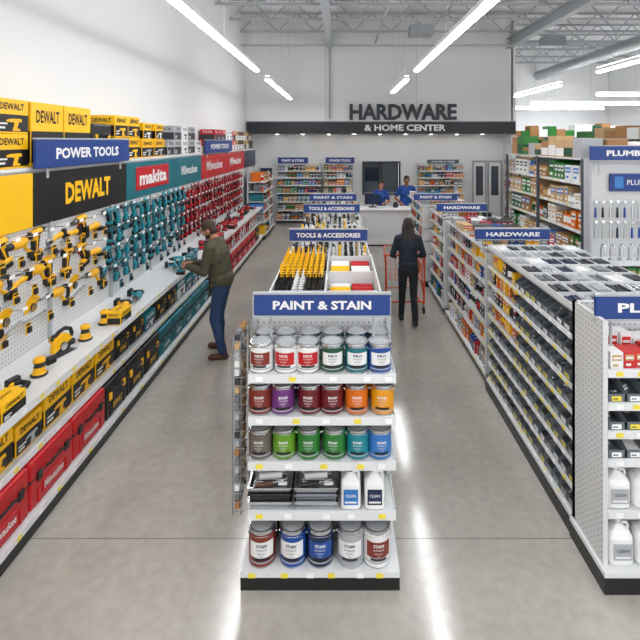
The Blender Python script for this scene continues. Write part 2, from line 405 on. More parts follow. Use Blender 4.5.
def sign(text, x0, x1, y, z0, z1, posts=None, name='aisle_sign', mat='signblue', frac=.72):
    b=B(); w=x1-x0; M=Matrix.Translation(((x0+x1)/2,y,0))
    b.rb((0,0,(z0+z1)/2),(w,.03,z1-z0),.004,mat,M)
    b.bx(-w/2-.005,w/2+.005,-.018,.018,z1,z1+.012,'lgrey',M); b.bx(-w/2-.005,w/2+.005,-.018,.018,z0-.012,z0,'lgrey',M)
    b.ftext(text,0,-.0175,(z0+z1)/2,w*frac,(z1-z0)*.42,'white',M,off=.035)
    b.ftext(text,0,-.0175,(z0+z1)/2,w*frac,(z1-z0)*.42,'white',M@Matrix.Rotation(math.pi,4,'Z'),off=.035)
    if posts is not None:
        for sx in (-w*.38,w*.38): b.tube((sx,.03,posts),(sx,.03,z1-.01),.009,'lgrey',M=M)
    return b.make(name)
# ------------------------------------------------------------------ room shell
XL,XR,YB,YF,HC=-3.2,12.,-4.,21.,7.0
def slab(name,x0,x1,y0,y1,z0,z1,mat):
    b=B(); b.bx(x0,x1,y0,y1,z0,z1,mat); return b.make(name)
slab('floor',XL-.2,XR+.2,YB,YF+.2,-.1,0,'floor')
slab('wall_left',XL-.2,XL,YB,YF+.2,0,HC,'wall')
slab('wall_right',XR,XR+.2,YB,YF+.2,0,HC,'wall')
slab('wall_back',5.9,XR,YF,YF+.2,0,HC,'wall')
b=B(); b.bx(XL,5.9,16.05,16.25,3.09,HC,'wall')
for x in (-.5,2.6): b.bx(x,x+.012,16.045,16.05,3.5,HC,'lgrey')
b.make('wall_upper')
b=B()
b.bx(XL,.82,16.9,17.1,0,3.09,'wall'); b.bx(2.15,5.9,16.9,17.1,0,3.09,'wall'); b.bx(.82,2.15,16.9,17.1,2.1,3.09,'wall'); b.bx(.82,2.15,16.9,17.1,0,.95,'wall')
b.make('wall_service')
slab('ceiling_soffit',XL,5.9,16.25,17.1,3.09,3.2,'ceil')
slab('wall_divider',5.85,6.0,16.05,YF,0,HC,'wall')
b=B(); b.bx(.8,.86,16.85,16.95,.93,2.12,'dgrey'); b.bx(2.11,2.17,16.85,16.95,.93,2.12,'dgrey'); b.bx(.86,2.11,16.85,16.95,2.06,2.12,'dgrey'); b.bx(.86,2.11,16.8,16.98,.93,.98,'dgrey'); b.bx(.86,2.11,17.0,17.02,.98,2.06,'ledge'); b.bx(1.46,1.5,16.9,16.99,.98,2.06,'dgrey'); b.bx(.9,1.4,16.97,17.0,1.4,1.9,'glass')
b.make('window_1')
b=B()
for x0 in (4.75,5.3):
    b.bx(x0,x0+.05,16.84,16.895,0,2.15,'lgrey'); b.bx(x0+.45,x0+.5,16.84,16.895,0,2.15,'lgrey'); b.bx(x0+.05,x0+.45,16.84,16.895,2.08,2.15,'lgrey'); b.bx(x0+.05,x0+.45,16.86,16.895,0,2.08,'white'); b.bx(x0+.12,x0+.38,16.85,16.86,.9,1.95,'ledge'); b.tube((x0+.4,16.84,1.0),(x0+.4,16.8,1.0),.015,'steel')
b.make('door_1')
b=B(); b.bx(-3.15,5.95,15.9,16.05,3.09,3.5,'band'); b.ftext('& HOME CENTER',2.2,15.895,3.3,2.75,.22,'white',off=.03); b.bx(-3.15,5.95,15.88,16.05,3.5,3.53,'lgrey')
b.make('sign_fascia')
b=B()
for k in range(5): b.ftext('HARDWARE',2.15,15.98+k*.012,3.84,3.65,.55,'letters',off=.035)
b.make('hardware_letter_sign')
b=B()
for x in (-2.2,-1.3,-.4,.5,1.4,2.3,3.2,4.1,5.0): b.lathe([(.09,0),(.07,.0),(0,.004)],['fixture','dlight'],Matrix.Translation((x,16.5,3.078)),14)
b.make('recessed_downlights')
slab('ceiling',XL-.2,XR+.2,YB,YF+.2,HC,HC+.1,'ceil')
b=B()
for j in range(0,17):
    y=-3+j*1.5
    x1=XR-.02; x0=XL+.02 if y<16 else 6.05
    for z in (6.35,6.92): b.bx(x0,x1,y-.04,y+.04,z-.03,z+.03,'truss')
    x=x0; up=True
    while x<x1-.6:
        b.tube((x,y,6.35 if up else 6.92),(x+.6,y,6.92 if up else 6.35),.022,'truss',n=5,caps=False); x+=.6; up=not up
for x in (-.35,5.75):
    b.bx(x-.1,x+.1,YB,16.0,6.0,6.05,'truss'); b.bx(x-.02,x+.02,YB,16.0,6.05,6.35,'truss'); b.bx(x-.1,x+.1,YB,16.0,6.3,6.34,'truss')
b.tube((3.5,YB,5.95),(3.5,16.0,5.95),.05,'truss'); b.tube((1.2,YB,6.2),(1.2,16.0,6.2),.035,'truss')
b.tube((XL+.05,15,5.9),(XR-.05,15,5.9),.03,'truss'); b.tube((-.35,15.95,3.6),(-.35,15.95,6.0),.03,'truss')
b.make('ceiling_trusses')
b=B(); b.tube((8.8,YB+.1,5.75),(8.8,YF-.1,5.75),.2,'duct',n=20)
for j in range(12): b.tube((8.8,-3+j*2,5.75),(8.8,-2.95+j*2,5.75),.21,'duct',n=20); b.tube((8.8,-3+j*2,5.95),(8.8,-3+j*2,6.35),.01,'truss')
for x,y in ((2.4,14),(7,15.5)): b.rb((x,y,6.12),(.7,.5,.3),.02,'duct')
b.make('ceiling_air_duct')
def lamp(x,y0,y1,z=4.2,alongx=False,w=.1):
    b=B(); L=(y1-y0); M=T(y0,x,z,0) if alongx else T(x,y0,z,90)
    b.bx(0,L,-w/2,w/2,0,.06,'fixture',M); b.bx(.01,L-.01,-w/2+.006,w/2-.006,-.03,0,'glow',M); b.bx(.01,L-.01,-w/2+.012,w/2-.012,.06,.07,'glowup_added',M)  # housing, lit diffuser, and an added top strip that lights the ceiling
    for t in (.12,.5,.88): b.tube((L*t,0,.06),(L*t,0,HC-z-.65),.004,'lgrey',n=4,M=M)
    b.make('linear_pendant_light')
for xx in (-1.58,1.45):
    lamp(xx,-1.0,3.0); lamp(xx,3.9,8.95); lamp(xx,10.2,15.0 if xx<0 else 13.0)
lamp(5.0,-1,3.2); lamp(5.0,4.0,9.1); lamp(5.3,11.3,14.2)
lamp(8.4,0,5); lamp(8.6,6,11); lamp(17.0,6.9,11.2,alongx=True); lamp(15.2,8.3,11.5,z=4.35,alongx=True); lamp(19.6,6.8,11,alongx=True)
# ------------------------------------------------------------------ centre endcap + run A
f=B(); xa,xb=-.632,.379
f.bx(xa,xb,2.98,3.45,0,.085,'kick'); f.bx(xa,xb,2.975,3.45,.085,.12,'shelf')
tags(f,T(xa,2.975,0),xb-xa,.1,R)
f.bx(-.6,.35,3.40,3.44,.1,1.69,'peg_y')
for x in (-.615,.345): f.bx(x-.012,x+.02,3.36,3.45,.1,1.72,'shelfgrey')
LV=[1.34,1.07,.78,.46]
for z in LV:
    f.bx(-.59,.36,3.02,3.40,z-.03,z,'shelf'); f.bx(-.59,.36,3.015,3.03,z-.045,z+.01,'shelf'); tags(f,T(-.59,3.015,0),.95,z-.018,R,.19)
    for x in (-.592,.352): f.bx(x,x+.008,3.05,3.4,z-.07,z+.015,'shelf')
f.make('paint_endcap_shelf')
g=B()
row1=[('brick','white'),('red','white'),('red','white'),('dgreen','white'),('teal','white'),('blue','white')]
row2=['brick','purple','maroon','maroon','orange','amber']
row3=['taupe','lime','green','green','teal2','lblue']
xs=[-.525+.1595*i for i in range(6)]
c1=[can('white',c,'DECK') if i<3 else can(c,'white','PRO') for i,(c,l) in enumerate(row1)]
c2=[can(c,c,'BOND') for c in row2]; c3=[can(c,c,'BOND') for c in row3]
for rowi,(z,cs) in enumerate(((1.34,c1),(1.07,c2),(.78,c3))):
    for i,x in enumerate(xs):
        for k in range(2): g.merge(cs[i],T(x+R.uniform(-.002,.002),3.035+k*.165,z+.001,R.uniform(-8,8)))
g.make('paint_cans')
g=B()
for i,(c,l) in enumerate((('brick','white'),('blue','white'),('navy','blue'),('lgrey','white'),('white','brick'))):
    cc=can(c,l,'STAIN',r=.088,h=.235)
    for k in range(2): g.merge(cc,T(-.5+.187*i,2.99+k*.19,.121,R.uniform(-6,6)))
g.make('stain_cans')
g=B()
def tray(m):
    b=B(); w,d=.25,.3
    b.add([(-w/2,0,0),(w/2,0,0),(w/2,d,.02),(-w/2,d,.02)],[(0,1,2,3)],m)
    b.add([(-w/2,0,0),(w/2,0,0),(w/2+.01,-.01,.055),(-w/2-.01,-.01,.055)],[(0,1,2,3)],m)
    b.add([(-w/2,0,0),(-w/2,d,.02),(-w/2-.01,d+.01,.06),(-w/2-.01,-.01,.055)],[(0,1,2,3)],m)
    b.add([(w/2,0,0),(w/2,d,.02),(w/2+.01,d+.01,.06),(w/2+.01,-.01,.055)],[(0,1,2,3)],m)
    b.bx(-w/2-.018,w/2+.018,-.018,-.008,.05,.058,m); b.bx(-w/2-.018,-w/2-.008,-.01,d,.05,.058,m); b.bx(w/2+.008,w/2+.018,-.01,d,.05,.058,m)
    for i in range(5): b.bx(-w*.4,w*.4,.12+i*.03,.13+i*.03,.012,.02,m)
    return b
def roller(cm,hm):
    b=B(); b.tube((-.09,0,.02),(.06,0,.02),.021,cm,n=12); b.path([(.06,0,.02),(.085,0,.02),(.085,-.05,.02),(-.01,-.07,.02)],.003,'steel',6); b.tube((-.12,-.075,.02),(0,-.07,.02),.012,hm,n=8); return b
for x,ms,bc in ((-.455,['steel','black','steel'],'brown'),(-.155,['steel','zinc','steel'],'tan')):
    for k,m in enumerate(ms): g.merge(tray(m),T(x,3.05,.462+k*.045))
    c=carton(.2,.09,.035,bc,'white','KIT','black',None); g.merge(c,T(x-.01,3.19,.6))
    g.merge(roller('white','black' if x>-.3 else 'brown'),T(x+.01,3.13,.605,8)); g.rb((x+.08,3.07,.615),(.06,.03,.012),.004,'white')
g.make('paint_trays')
g=B()
for i,(x,cp,lb) in enumerate(((.07,'black','lblue'),(.225,'white','navy'),)):
    j=jug(cp,lb,w=.13,d=.1,h=.26,body='plastic')
    for k in range(3): g.merge(j,T(x,3.035+k*.11,.461))
g.make('cleaner_jugs')
g=B(); rr=random.Random(5)
for x in (-.70,-.645):
    for y in (3.06,3.34): g.tube((x,y,.42),(x,y,1.58),.004,'zinc')
for i in range(20):
    z=.44+i*.058
    for y in (3.06,3.34): g.tube((-.70,y,z),(-.62,y,z),.0025,'zinc',n=5)
    g.tube((-.70,3.06,z),(-.70,3.34,z),.0025,'zinc',n=5)
    for k in range(4): g.bx(-.69,-.66,3.075+k*.065,3.125+k*.065,z+.002,z+.04,rr.choice(['lgrey','tan','dgrey','zinc','cardboard','white','grey']))
g.make('clip_strip_rack')
sign('PAINT & STAIN',-.575,.335,3.15,1.685,1.825,posts=1.3)
def gondola(x0,x1,y0,y1,H,levels,pal,seed,minw=.07,maxw=.17):
    f=B(); g=B(); rr=random.Random(seed); D=(x1-x0)/2
    rack(f,g,T(x0,y1,0,-90),y1-y0,D,H,levels,pal,rr,minw=minw,maxw=maxw)
    rack(f,g,T(x1,y0,0,90),y1-y0,D,H,levels,pal,rr,minw=minw,maxw=maxw)
    return f,g
f,g=gondola(-.61,.36,3.47,5.36,1.36,[.12,.45,.75,1.05],P_PAINT,3)
for x in (-.61,-.135,.345): f.bx(x,x+.012,3.47,5.36,1.36,1.56,'shelf')
f.bx(-.61,.36,3.47,5.36,1.34,1.36,'shelf')
for y in (3.47,4.1,4.72,5.345): f.bx(-.61,.36,y,y+.012,1.36,1.54,'shelf')
for k in range(1,5): f.bx(-.61+k*.095,-.607+k*.095,3.48,4.72,1.36,1.5,'shelf')
f.make('store_gondola'); g.make('shelf_merchandise')
g=B(); ck=caulk('black','yellow2',.30); ck2=caulk('black','black',.24); ck3=caulk('black','white',.26)
for i in range(8):
    for j in range(9): g.merge(ck,T(-.57+i*.055,4.76+j*.063,1.362))
    for j in range(8): g.merge(ck3 if (i in (3,4) and j<6) else ck2 if j<5 else ck,T(-.57+i*.055,4.13+j*.07,1.362))
    for j in range(6): g.merge(caulk(R.choice(['black','white','orange','lgrey']),R.choice(['yellow2','red','white','dgrey']),.17),T(-.57+i*.055,3.52+j*.095,1.362))
g.make('caulk_tubes')
g=B(); rr=random.Random(2)
for j in range(18):
    for k in range(2):
        y=3.53+j*.1; x=-.1+k*.215; c=rr.choice(['white','white','yellow2','white','red','lblue','yellow2']) if y>3.9 else rr.choice(['yellow2','white','red','orange'])
        if abs(y-4.1)<.05 or abs(y-4.73)<.05: continue
        for l in range(2 if y>4.7 else 1):
            z=1.41+l*.07
            g.tube((x+.005,y,z),(x+.2,y,z),.034,c,n=12); g.tube((x,y,z),(x+.005,y,z),.03,'black',n=10); g.tube((x+.2,y,z),(x+.21,y,z),.018,'dgrey',n=8)
g.make('paint_rollers')
for (y0,y1,seed,t) in ((5.45,7.5,21,'TOOLS & ACCESSORIES'),(7.62,9.0,22,'TOOLS & ACCESSORIES'),(9.12,11.2,23,'PAINT & STAIN')):
    f,g=gondola(-.61,.36,y0,y1,1.38,[.12,.45,.75,1.05],P_MIX,seed)
    f.bx(-.61,.36,y0,y0+.02,.1,1.5,'peg_y'); f.bx(-.61,.36,y0,y1,1.36,1.38,'shelf')
    for x in (-.61,-.13,.345): f.bx(x,x+.012,y0,y1,1.38,1.5,'shelf')
    f.make('store_gondola'); g.make('shelf_merchandise')
    g=B(); rr=random.Random(seed); y=y0+.15
    while y<y1-.1:
        for i in range(12):
            x=-.56+i*.075+(.03 if i>5 else 0)
            if rr.random()<.9:
                c=rr.choice(['black','black','black','navy','dgrey','white','white','yellow2']); hh=rr.uniform(.16,.24)
                g.lathe([(.022,0),(.022,hh*.5),(.014,hh*.6),(.02,hh*.9),(.012,hh),(0,hh)],[c,'white' if rr.random()<.4 else c,c,c,c],T(x,y,1.381),7)
        y+=.16
    g.make('hand_tools')
    zc=2.85-1.1; sign(t,-.59,.32,y0+.05,zc-.065,zc+.065,posts=1.4,frac=.82)
# ------------------------------------------------------------------ right runs
f=B(); g=B(); rr=random.Random(8)
X0,X1=1.70,2.66
f.bx(X0-.03,X1+.03,3.42,5.4,0,.1,'kick'); f.bx(X0-.02,X1+.02,3.42,5.4,.1,.13,'shelf'); f.bx(2.165,2.195,3.42,5.4,.1,1.62,'peg_x')
rows=[.14+i*.183 for i in range(8)]
bins=[hbin(.118,.20,.125,rr.choice(['zinc','steel','dgrey','grey','grey']),rr) for _ in range(14)]
for ri,z in enumerate(rows):
    for side,(MM) in enumerate((T(X0,5.4,0,-90),T(X1,3.42,0,90))):
        f.bx(0,1.98,0,.45,z-.012,z,'shelfgrey',MM); f.bx(0,1.98,-.004,.01,z-.026,z+.006,'shelf',MM); tags(f,MM,1.98,z-.010,rr,.13,y=-.008)
        pk=0
        if side==0 and ri>=4: pk=.8
        x=.065+pk
        while x<1.95: g.merge(rr.choice(bins),MM@T(x,.01,z+.001)); x+=.124
        if pk: fill(g,MM@Matrix.Translation((0,.01,z+.001)),pk,.3,.17,['yellow','orange','red','white','dgrey','black','yellow2'],rr,.05,.09,.2)
for i in range(3):
    y=3.42+i*.975; f.bx(X0+.3,X0+.34,y,y+.03,.1,1.62,'shelfgrey'); f.bx(X1-.34,X1-.3,y,y+.03,.1,1.62,'shelfgrey')
f.bx(X0,X1,3.42,5.4,1.60,1.615,'shelfgrey')
for k in range(7): f.bx(X0+k*.158,X0+k*.158+.008,3.42,5.4,1.615,1.66,'shelf')
for k in range(8): f.bx(X0,X1,3.42+k*.28,3.428+k*.28,1.615,1.66,'shelf')
f.make('hardware_bin_gondola'); g.make('fastener_bins')
g=B()
for i in range(7):
    for k in range(6):
        y0_=3.435+i*.28; x0_=X0+.014+k*.158; c=rr.choice(['steel','zinc','dgrey','grey','white','lgrey','zinc','navy','dgrey'])
        for q in range(5):
            r=.011; xx=x0_+.018+q*.026; g.tube((xx,y0_+.02,1.632),(xx+rr.uniform(-.006,.006),y0_+.24,1.632),r,c,n=7)
            if rr.random()<.6: g.tube((xx+.006,y0_+.04,1.652),(xx+.008,y0_+.2,1.652),r,c,n=7)
g.make('threaded_rods')
for (y0,y1,seed,t,sx0,sx1,pal) in ((5.5,7.6,31,'HARDWARE',1.6,2.48,P_HARD),(7.72,9.05,32,'HARDWARE',1.6,2.43,P_MIX),(9.17,11.2,33,'PAINT & STAIN',1.45,2.3,P_MIX)):
    x0=X0 if y0<9 else 1.6
    f,g=gondola(x0,x0+.96,y0,y1,1.55,[.12,.4,.65,.9,1.15,1.36],pal,seed,minw=.05,maxw=.11)
    f.bx(x0,x0+.96,y0,y0+.02,.1,1.6,'peg_y'); f.bx(x0,x0+.96,y0,y1,1.55,1.565,'shelfgrey')
    rr=random.Random(seed)
    yy=y0+.2
    while yy<y1-.3: fill(g,T(x0+.02,yy,1.566),.92,.26,.13,pal,rr,.06,.1); yy+=.29
    f.make('store_gondola'); g.make('shelf_merchandise')
    sign(t,sx0,sx1,y0+.06,1.69,1.81,posts=1.5)
f=B(); g=B(); f.bx(1.66,2.72,2.95,3.4,0,.11,'kick'); f.bx(1.66,2.72,2.945,3.4,.11,.14,'shelf')
f.bx(1.68,2.7,3.36,3.4,.1,1.7,'peg_y')
for x in (1.68,2.67): f.bx(x,x+.03,3.0,3.4,.14,1.7,'peg_x')
EL=[1.38,1.17,.99,.81,.48]
for z in EL: f.bx(1.71,2.67,3.0,3.36,z-.025,z,'shelf'); f.bx(1.71,2.67,2.995,3.01,z-.04,z+.01,'shelf'); tags(f,T(1.71,2.995,0),.95,z-.015,rr,.15)
f.make('plumbing_endcap_shelf')
fill(g,T(1.72,3.01,1.381),.94,.15,.15,['red2','white','red2','lblue','tan'],rr,.06,.09,0)
fill(g,T(1.72,3.17,1.381),.94,.15,.22,['white','red2','red'],rr,.07,.1,0)
g.make('boxed_fittings')
g=B(); bb=[hbin(.11,.28,.125,c,rr) for c in ('zinc','steel','dgrey','white','zinc')]
for z in (.811,.991,1.171):
    for i in range(8): g.merge(rr.choice(bb),T(1.775+i*.118,3.015,z))
g.make('pipe_fitting_bins')
g=B()
for z,h in ((.141,.27),(.481,.25)):
    for i in range(5):
        j=jug('white',None if i%2 else 'lgrey',w=.16,d=.13,h=h)
        for k in range(2): g.merge(j,T(1.80+i*.18,2.99+k*.15+(.03 if z>.4 else 0),z))
g.make('plastic_jugs')
sign('PLUMBING',1.68,2.7,3.1,1.68,1.83,posts=1.3)
# ------------------------------------------------------------------ tall plumbing rack
f=B(); g=B(); rr=random.Random(44)
rack(f,g,T(3.4,9.6,0,-90),3.0,.6,2.58,[.13,.5,.85,1.2,1.55,1.9,2.25],P_PLUMB,rr,minw=.1,maxw=.25)
rack(f,g,T(4.6,6.6,0,90),3.0,.6,2.58,[.13,.5,.85,1.2,1.55,1.9,2.25],P_PLUMB,rr,minw=.1,maxw=.25)
f.bx(3.4,4.6,6.6,9.6,2.58,2.6,'shelf')
for y in (6.6,8.1,9.58): f.bx(3.39,3.43,y-.02,y+.02,0,2.6,'ledge')
f.make('plumbing_rack'); g.make('boxed_plumbing_parts')
g=B()
for k in range(11):
    for j in range(3):
        c=carton(.26,.3,rr.uniform(.12,.34),rr.choice(['cardboard','white','cardboard','green','tan','lgrey']),rr.choice([None,'green','white','dgreen']),None,'black',None)
        g.merge(c,T(3.43,6.8+k*.27,2.601,-90) @ Matrix.Translation((0,j*.36,0)))
g.make('cardboard_cartons')
f=B(); g=B(); f.bx(3.4,4.6,6.1,6.55,0,.1,'kick'); f.bx(3.4,4.6,6.08,6.55,.1,.13,'shelf'); f.bx(3.4,4.6,6.52,6.56,.1,2.6,'peg_y'); f.bx(3.4,3.43,6.4,6.52,.1,2.6,'shelfgrey'); f.bx(4.57,4.6,6.4,6.52,.1,2.6,'shelfgrey')
f.bx(3.72,4.3,6.47,6.5,2.16,2.4,'signblue'); f.bx(3.78,3.9,6.465,6.47,2.2,2.36,'lblue'); f.ftext('PLUMB',4.1,6.465,2.28,.3,.07,'white')
for z in (.5,.9,1.25): f.bx(3.43,4.57,6.15,6.52,z-.025,z,'shelf'); f.bx(3.43,4.57,6.14,6.15,z-.035,z+.01,'shelf')
f.make('faucet_endcap_shelf')
for z in (.131,.501,.901): fill(g,T(3.45,6.17,z),1.1,.3,.3,P_PLUMB,rr,.1,.2)
g.make('boxed_faucets')
g=B()
for z in (1.52,1.8):
    for i in range(11):
        x=3.5+i*.1; c=rr.choice(['blue','blue','navy','blue','steel','black'])
        g.tube((x,6.45,z+.2),(x,6.52,z+.2),.004,'steel'); g.tube((x,6.44,z),(x,6.44,z+.14),.017,c,r1=.013,n=8); g.tube((x,6.44,z+.14),(x,6.44,z+.2),.008,'steel',n=6); g.rb((x+.01,6.44,z+.21),(.05,.018,.04),.006,'steel')
g.make('pipe_wrenches')
g=B()
for i in range(9):
    x=3.5+i*.125; g.path([(x,6.3,1.25),(x,6.3,1.42),(x,6.27,1.47),(x,6.22,1.47),(x,6.2,1.42)],.012,'steel',8); g.lathe([(.03,0),(.028,.02),(.01,.03)],'steel',T(x,6.3,1.252),10)
g.make('faucets')
sign('PLUMBING',3.39,4.55,6.38,2.59,2.78,posts=2.4,frac=.62)
f=B(); g=B(); rr=random.Random(61)
rack(f,g,T(6.1,17.6,0),5.8,.8,3.0,[.13,.7,1.3,1.9,2.5],P_BOX,rr,peg='peg_y',minw=.2,maxw=.5,bottles=.1)
rack(f,g,T(5.3,15.4,0,-90),4.2,.6,2.4,[.13,.5,.9,1.3,1.7,2.05],P_BOX,rr,minw=.15,maxw=.35)
rack(f,g,T(7.6,15.4,0,-90),8,.6,2.9,[.13,.6,1.1,1.6,2.1,2.5],P_BOX,rr,minw=.15,maxw=.4)
f.make('warehouse_rack'); g.make('boxed_stock')
g=B()
f2=B(); f2.bx(6.1,11.9,17.6,18.4,3.0,3.02,'shelf'); f2.bx(7.6,8.2,7.4,15.4,2.9,2.92,'shelf'); f2.make('rack_top_shelf')
for k in range(17):
    h=rr.uniform(.2,.5); g.merge(carton(.32,.5,h,rr.choice(['cardboard','tan','green','white','cardboard','dgreen']),None,None,'black',None),T(6.3+k*.335,17.65,3.021))
for k in range(14): g.merge(carton(.5,.5,rr.uniform(.15,.35),rr.choice(['cardboard','tan','green','white','lgrey']),None,None,'black',None),T(7.62,8.0+k*.53,2.921,-90))
g.make('stacked_cartons')
# ------------------------------------------------------------------ back wall shelves
f=B(); g=B(); rr=random.Random(71)
LB=[.13,.45,.75,1.05,1.32,1.58,1.82]
for x0,x1 in ((-2.2,-.65),(-.58,.45),(2.75,4.35)):
    rack(f,g,T(x0,16.25,0),x1-x0,.5,2.05,LB,P_MIX,rr,peg='peg_y',minw=.07,maxw=.16)
f.make('wall_shelving'); g.make('shelf_merchandise')
sign('PAINT & STAIN',-2.15,-1.1,16.2,2.08,2.28,posts=1.9); sign('POWER TOOLS',-.5,.5,16.2,2.08,2.28,posts=1.9); sign('DOORS & TRIM',3.0,4.1,16.2,2.08,2.2,posts=1.9,mat='ledge')
# ------------------------------------------------------------------ left wall power-tool run
f=B(); Y0,Y1=.9,15.4; LL=Y1-Y0; ML=T(-2.2,Y0,0,90)
def lx(f,d0,d1,z0,z1,m,a=0,bb=LL): f.bx(a,bb,d0,d1,z0,z1,m,ML)
lx(f,.02,.98,0,.12,'kick'); lx(f,0,.98,.12,.15,'shelf'); lx(f,-.004,.01,.11,.155,'shelf')
lx(f,.08,.6,.53,.55,'shelf'); lx(f,.076,.09,.51,.56,'shelf'); lx(f,.04,.6,.93,.955,'shelf'); lx(f,.034,.05,.905,.965,'shelf')
lx(f,.6,.63,.15,2.08,'peg_x'); lx(f,.6,.98,2.58,2.61,'shelf'); lx(f,.63,.66,2.08,2.6,'shelf')
for z,y in ((.13,-.008),(.535,.072),(.937,.03)): tags(f,ML,LL,z,R,.2,y=y)
x=0
while x<LL: f.bx(x,x+.035,.57,.6,.15,2.08,'shelfgrey',ML); x+=1.2
f.make('power_tool_wall_shelf')
h=B()
def panel(y0,y1,m,z0=2.07,z1=2.56,dx=0): h.rb((-2.785+dx,(y0+y1)/2,(z0+z1)/2),(.03,y1-y0-.015,z1-z0),.004,m)
def wtext(bd,t,yc,z,w,hh,m,x=-2.767,off=.02):
    M=Matrix(((0,0,1,x),(1,0,0,yc),(0,1,0,z),(0,0,0,1))); bd.text(t,M,w,hh,m,off)
panel(.9,2.6,'yellow2'); panel(2.6,4.25,'yellow2'); panel(4.25,6.1,'black'); wtext(h,'DEWALT',5.2,2.32,.92,.22,'yellow2',off=.04)
panel(6.1,7.95,'teal'); h.rb((-2.768,6.98,2.33),(.012,1.2,.32),.003,'red'); wtext(h,'makita',6.98,2.33,1.0,.2,'white',-2.76,.04)
panel(7.95,9.4,'teal'); wtext(h,'Milwaukee',8.65,2.33,.9,.16,'white')
panel(9.4,11.6,'red'); wtext(h,'Milwaukee',10.4,2.33,1.3,.2,'white'); panel(11.6,13.6,'red'); wtext(h,'Milwaukee',12.5,2.33,1.3,.2,'white')
panel(13.6,15.4,'navy')
h.make('brand_header_panels')
for (y0,y1,t) in ((4.23,6.1,'POWER TOOLS'),(9.6,11.9,'POWER TOOLS')):
    s=B(); s.rb((-2.75,(y0+y1)/2,2.73),(.03,y1-y0,.27),.004,'signblue'); s.bx(-2.77,-2.73,y0,y1,2.865,2.88,'lgrey'); wtext(s,t,(y0+y1)/2,2.73,(y1-y0)*.68,.11,'white',-2.733,.035)
    for y in (y0+.2,y1-.2): s.bx(-2.79,-2.76,y,y+.03,2.5,2.8,'lgrey')
    s.make('aisle_sign')
g=B(); rr=random.Random(90); Mface=lambda y,z,d=0: T(-2.82-d,y,z,90)
cy=carton(.42,.34,.30,'yellow2','black','DEWALT','black','yellow'); cy2=carton(.42,.34,.26,'yellow','black','DEWALT','black','lgrey'); ck_=carton(.36,.34,.28,'yellow2','black','DEWALT','black','yellow2')
y=1.4
while y<4.1:
    for k in range(2): g.merge(cy,Mface(y,2.611+k*.302))
    y+=.44
g.merge(carton(.50,.34,.6,'yellow2','black','DEWALT','black','yellow'),Mface(4.54,2.611)); g.merge(carton(.50,.34,.6,'yellow2','black','DEWALT','black','lgrey'),Mface(5.06,2.611))
for yy in (6.07,6.44):
    for k in range(2): g.merge(ck_,Mface(yy,2.611+k*.285))
for yy in (6.9,7.35): g.merge(cy2,Mface(yy,2.611)); g.merge(carton(.3,.3,.24,'yellow2','black','DEWALT','black','white'),Mface(yy,2.873))
g.make('boxed_power_tools')
g=B(); tc=toolcase(.44,.3,.44,'black','TOOL','yellow2','yellow2'); g.merge(tc,Mface(5.58,2.611)); g.make('tool_case')
g=B(); y=7.7
while y<15.2:
    if y<9.3: ms=['white','lblue','blue','lgrey','white']
    elif y<12.6: ms=['red','red','red2','white']
    else: ms=['cardboard','tan','brown']
    w=rr.uniform(.25,.4); n=rr.choice([1,2,2]); c=rr.choice(ms)
    for k in range(n): g.merge(carton(w,.33,.25,c,rr.choice(['white','dgrey']) if c!='cardboard' else None,'TOOL' if c!='cardboard' else None,'white' if c in('red','red2','blue') else 'dgrey','dgrey'),Mface(y+w/2,2.611+k*.252))
    y+=w+.03
g.make('stacked_cartons')
g=B()
def place(b,pre,y,z,d=.0): b.merge(pre,T(-2.24-d,y,z,90))
cr=toolcase(.54,.42,.35,'red','Milwaukee','white','black'); cb=toolcase(.44,.4,.34,'black','DEWALT','yellow2','yellow'); ct=toolcase(.43,.4,.33,'teal','makita','white','dgrey')
y=1.2
while y<4.1: place(g,cr,y+.27,.151); y+=.55
while y<5.4: place(g,cb,y+.22,.151); y+=.45
while y<7.8: place(g,ct,y+.22,.151); y+=.44
while y<12.8: place(g,cr if rr.random()<.7 else cb,y+.25,.151); y+=.56
g.make('tool_cases')
g=B()
c_y=carton(.36,.4,.28,'yellow2','black','DEWALT','black','yellow'); c_y2=carton(.3,.38,.22,'yellow','black','DEWALT','black','lgrey')
c_k=toolcase(.34,.38,.27,'black','DEWALT','yellow2','yellow'); c_t=carton(.36,.4,.27,'teal','white','makita','white','dgrey'); c_t2=carton(.3,.36,.2,'teal2','navy','makita','white','white'); c_r=carton(.34,.4,.27,'red','white','Milwaukee','white','dgrey'); c_r2=toolcase(.36,.38,.26,'red','Milwaukee','white')
y=1.1
while y<4.85: p,w=rr.choice([(c_y,.39),(c_y,.39),(c_y2,.33)]); place(g,p,y+w/2,.551,.1); y+=w
while y<5.5: place(g,c_k,y+.18,.551,.1); y+=.38
while y<8.1: p,w=rr.choice([(c_t,.39),(c_t2,.33),(c_k,.38)]); place(g,p,y+w/2,.551,.1); y+=w
while y<12.9: p,w=rr.choice([(c_r,.38),(c_r2,.4),(c_r,.38)]); place(g,p,y+w/2,.551,.1); y+=w
g.make('tool_cartons')
g=B()
kinds={c:[drill(c),drill(c,'black',1,True),recip(c),grinder(c),drill(c,'dgrey')] for c in ('yellow','teal2','red')}
saws={c:saw(c) for c in kinds}; sanders={c:sander(c) for c in kinds}
def colr(y): return 'yellow' if y<5.45 else ('teal2' if y<8.1 else 'red')
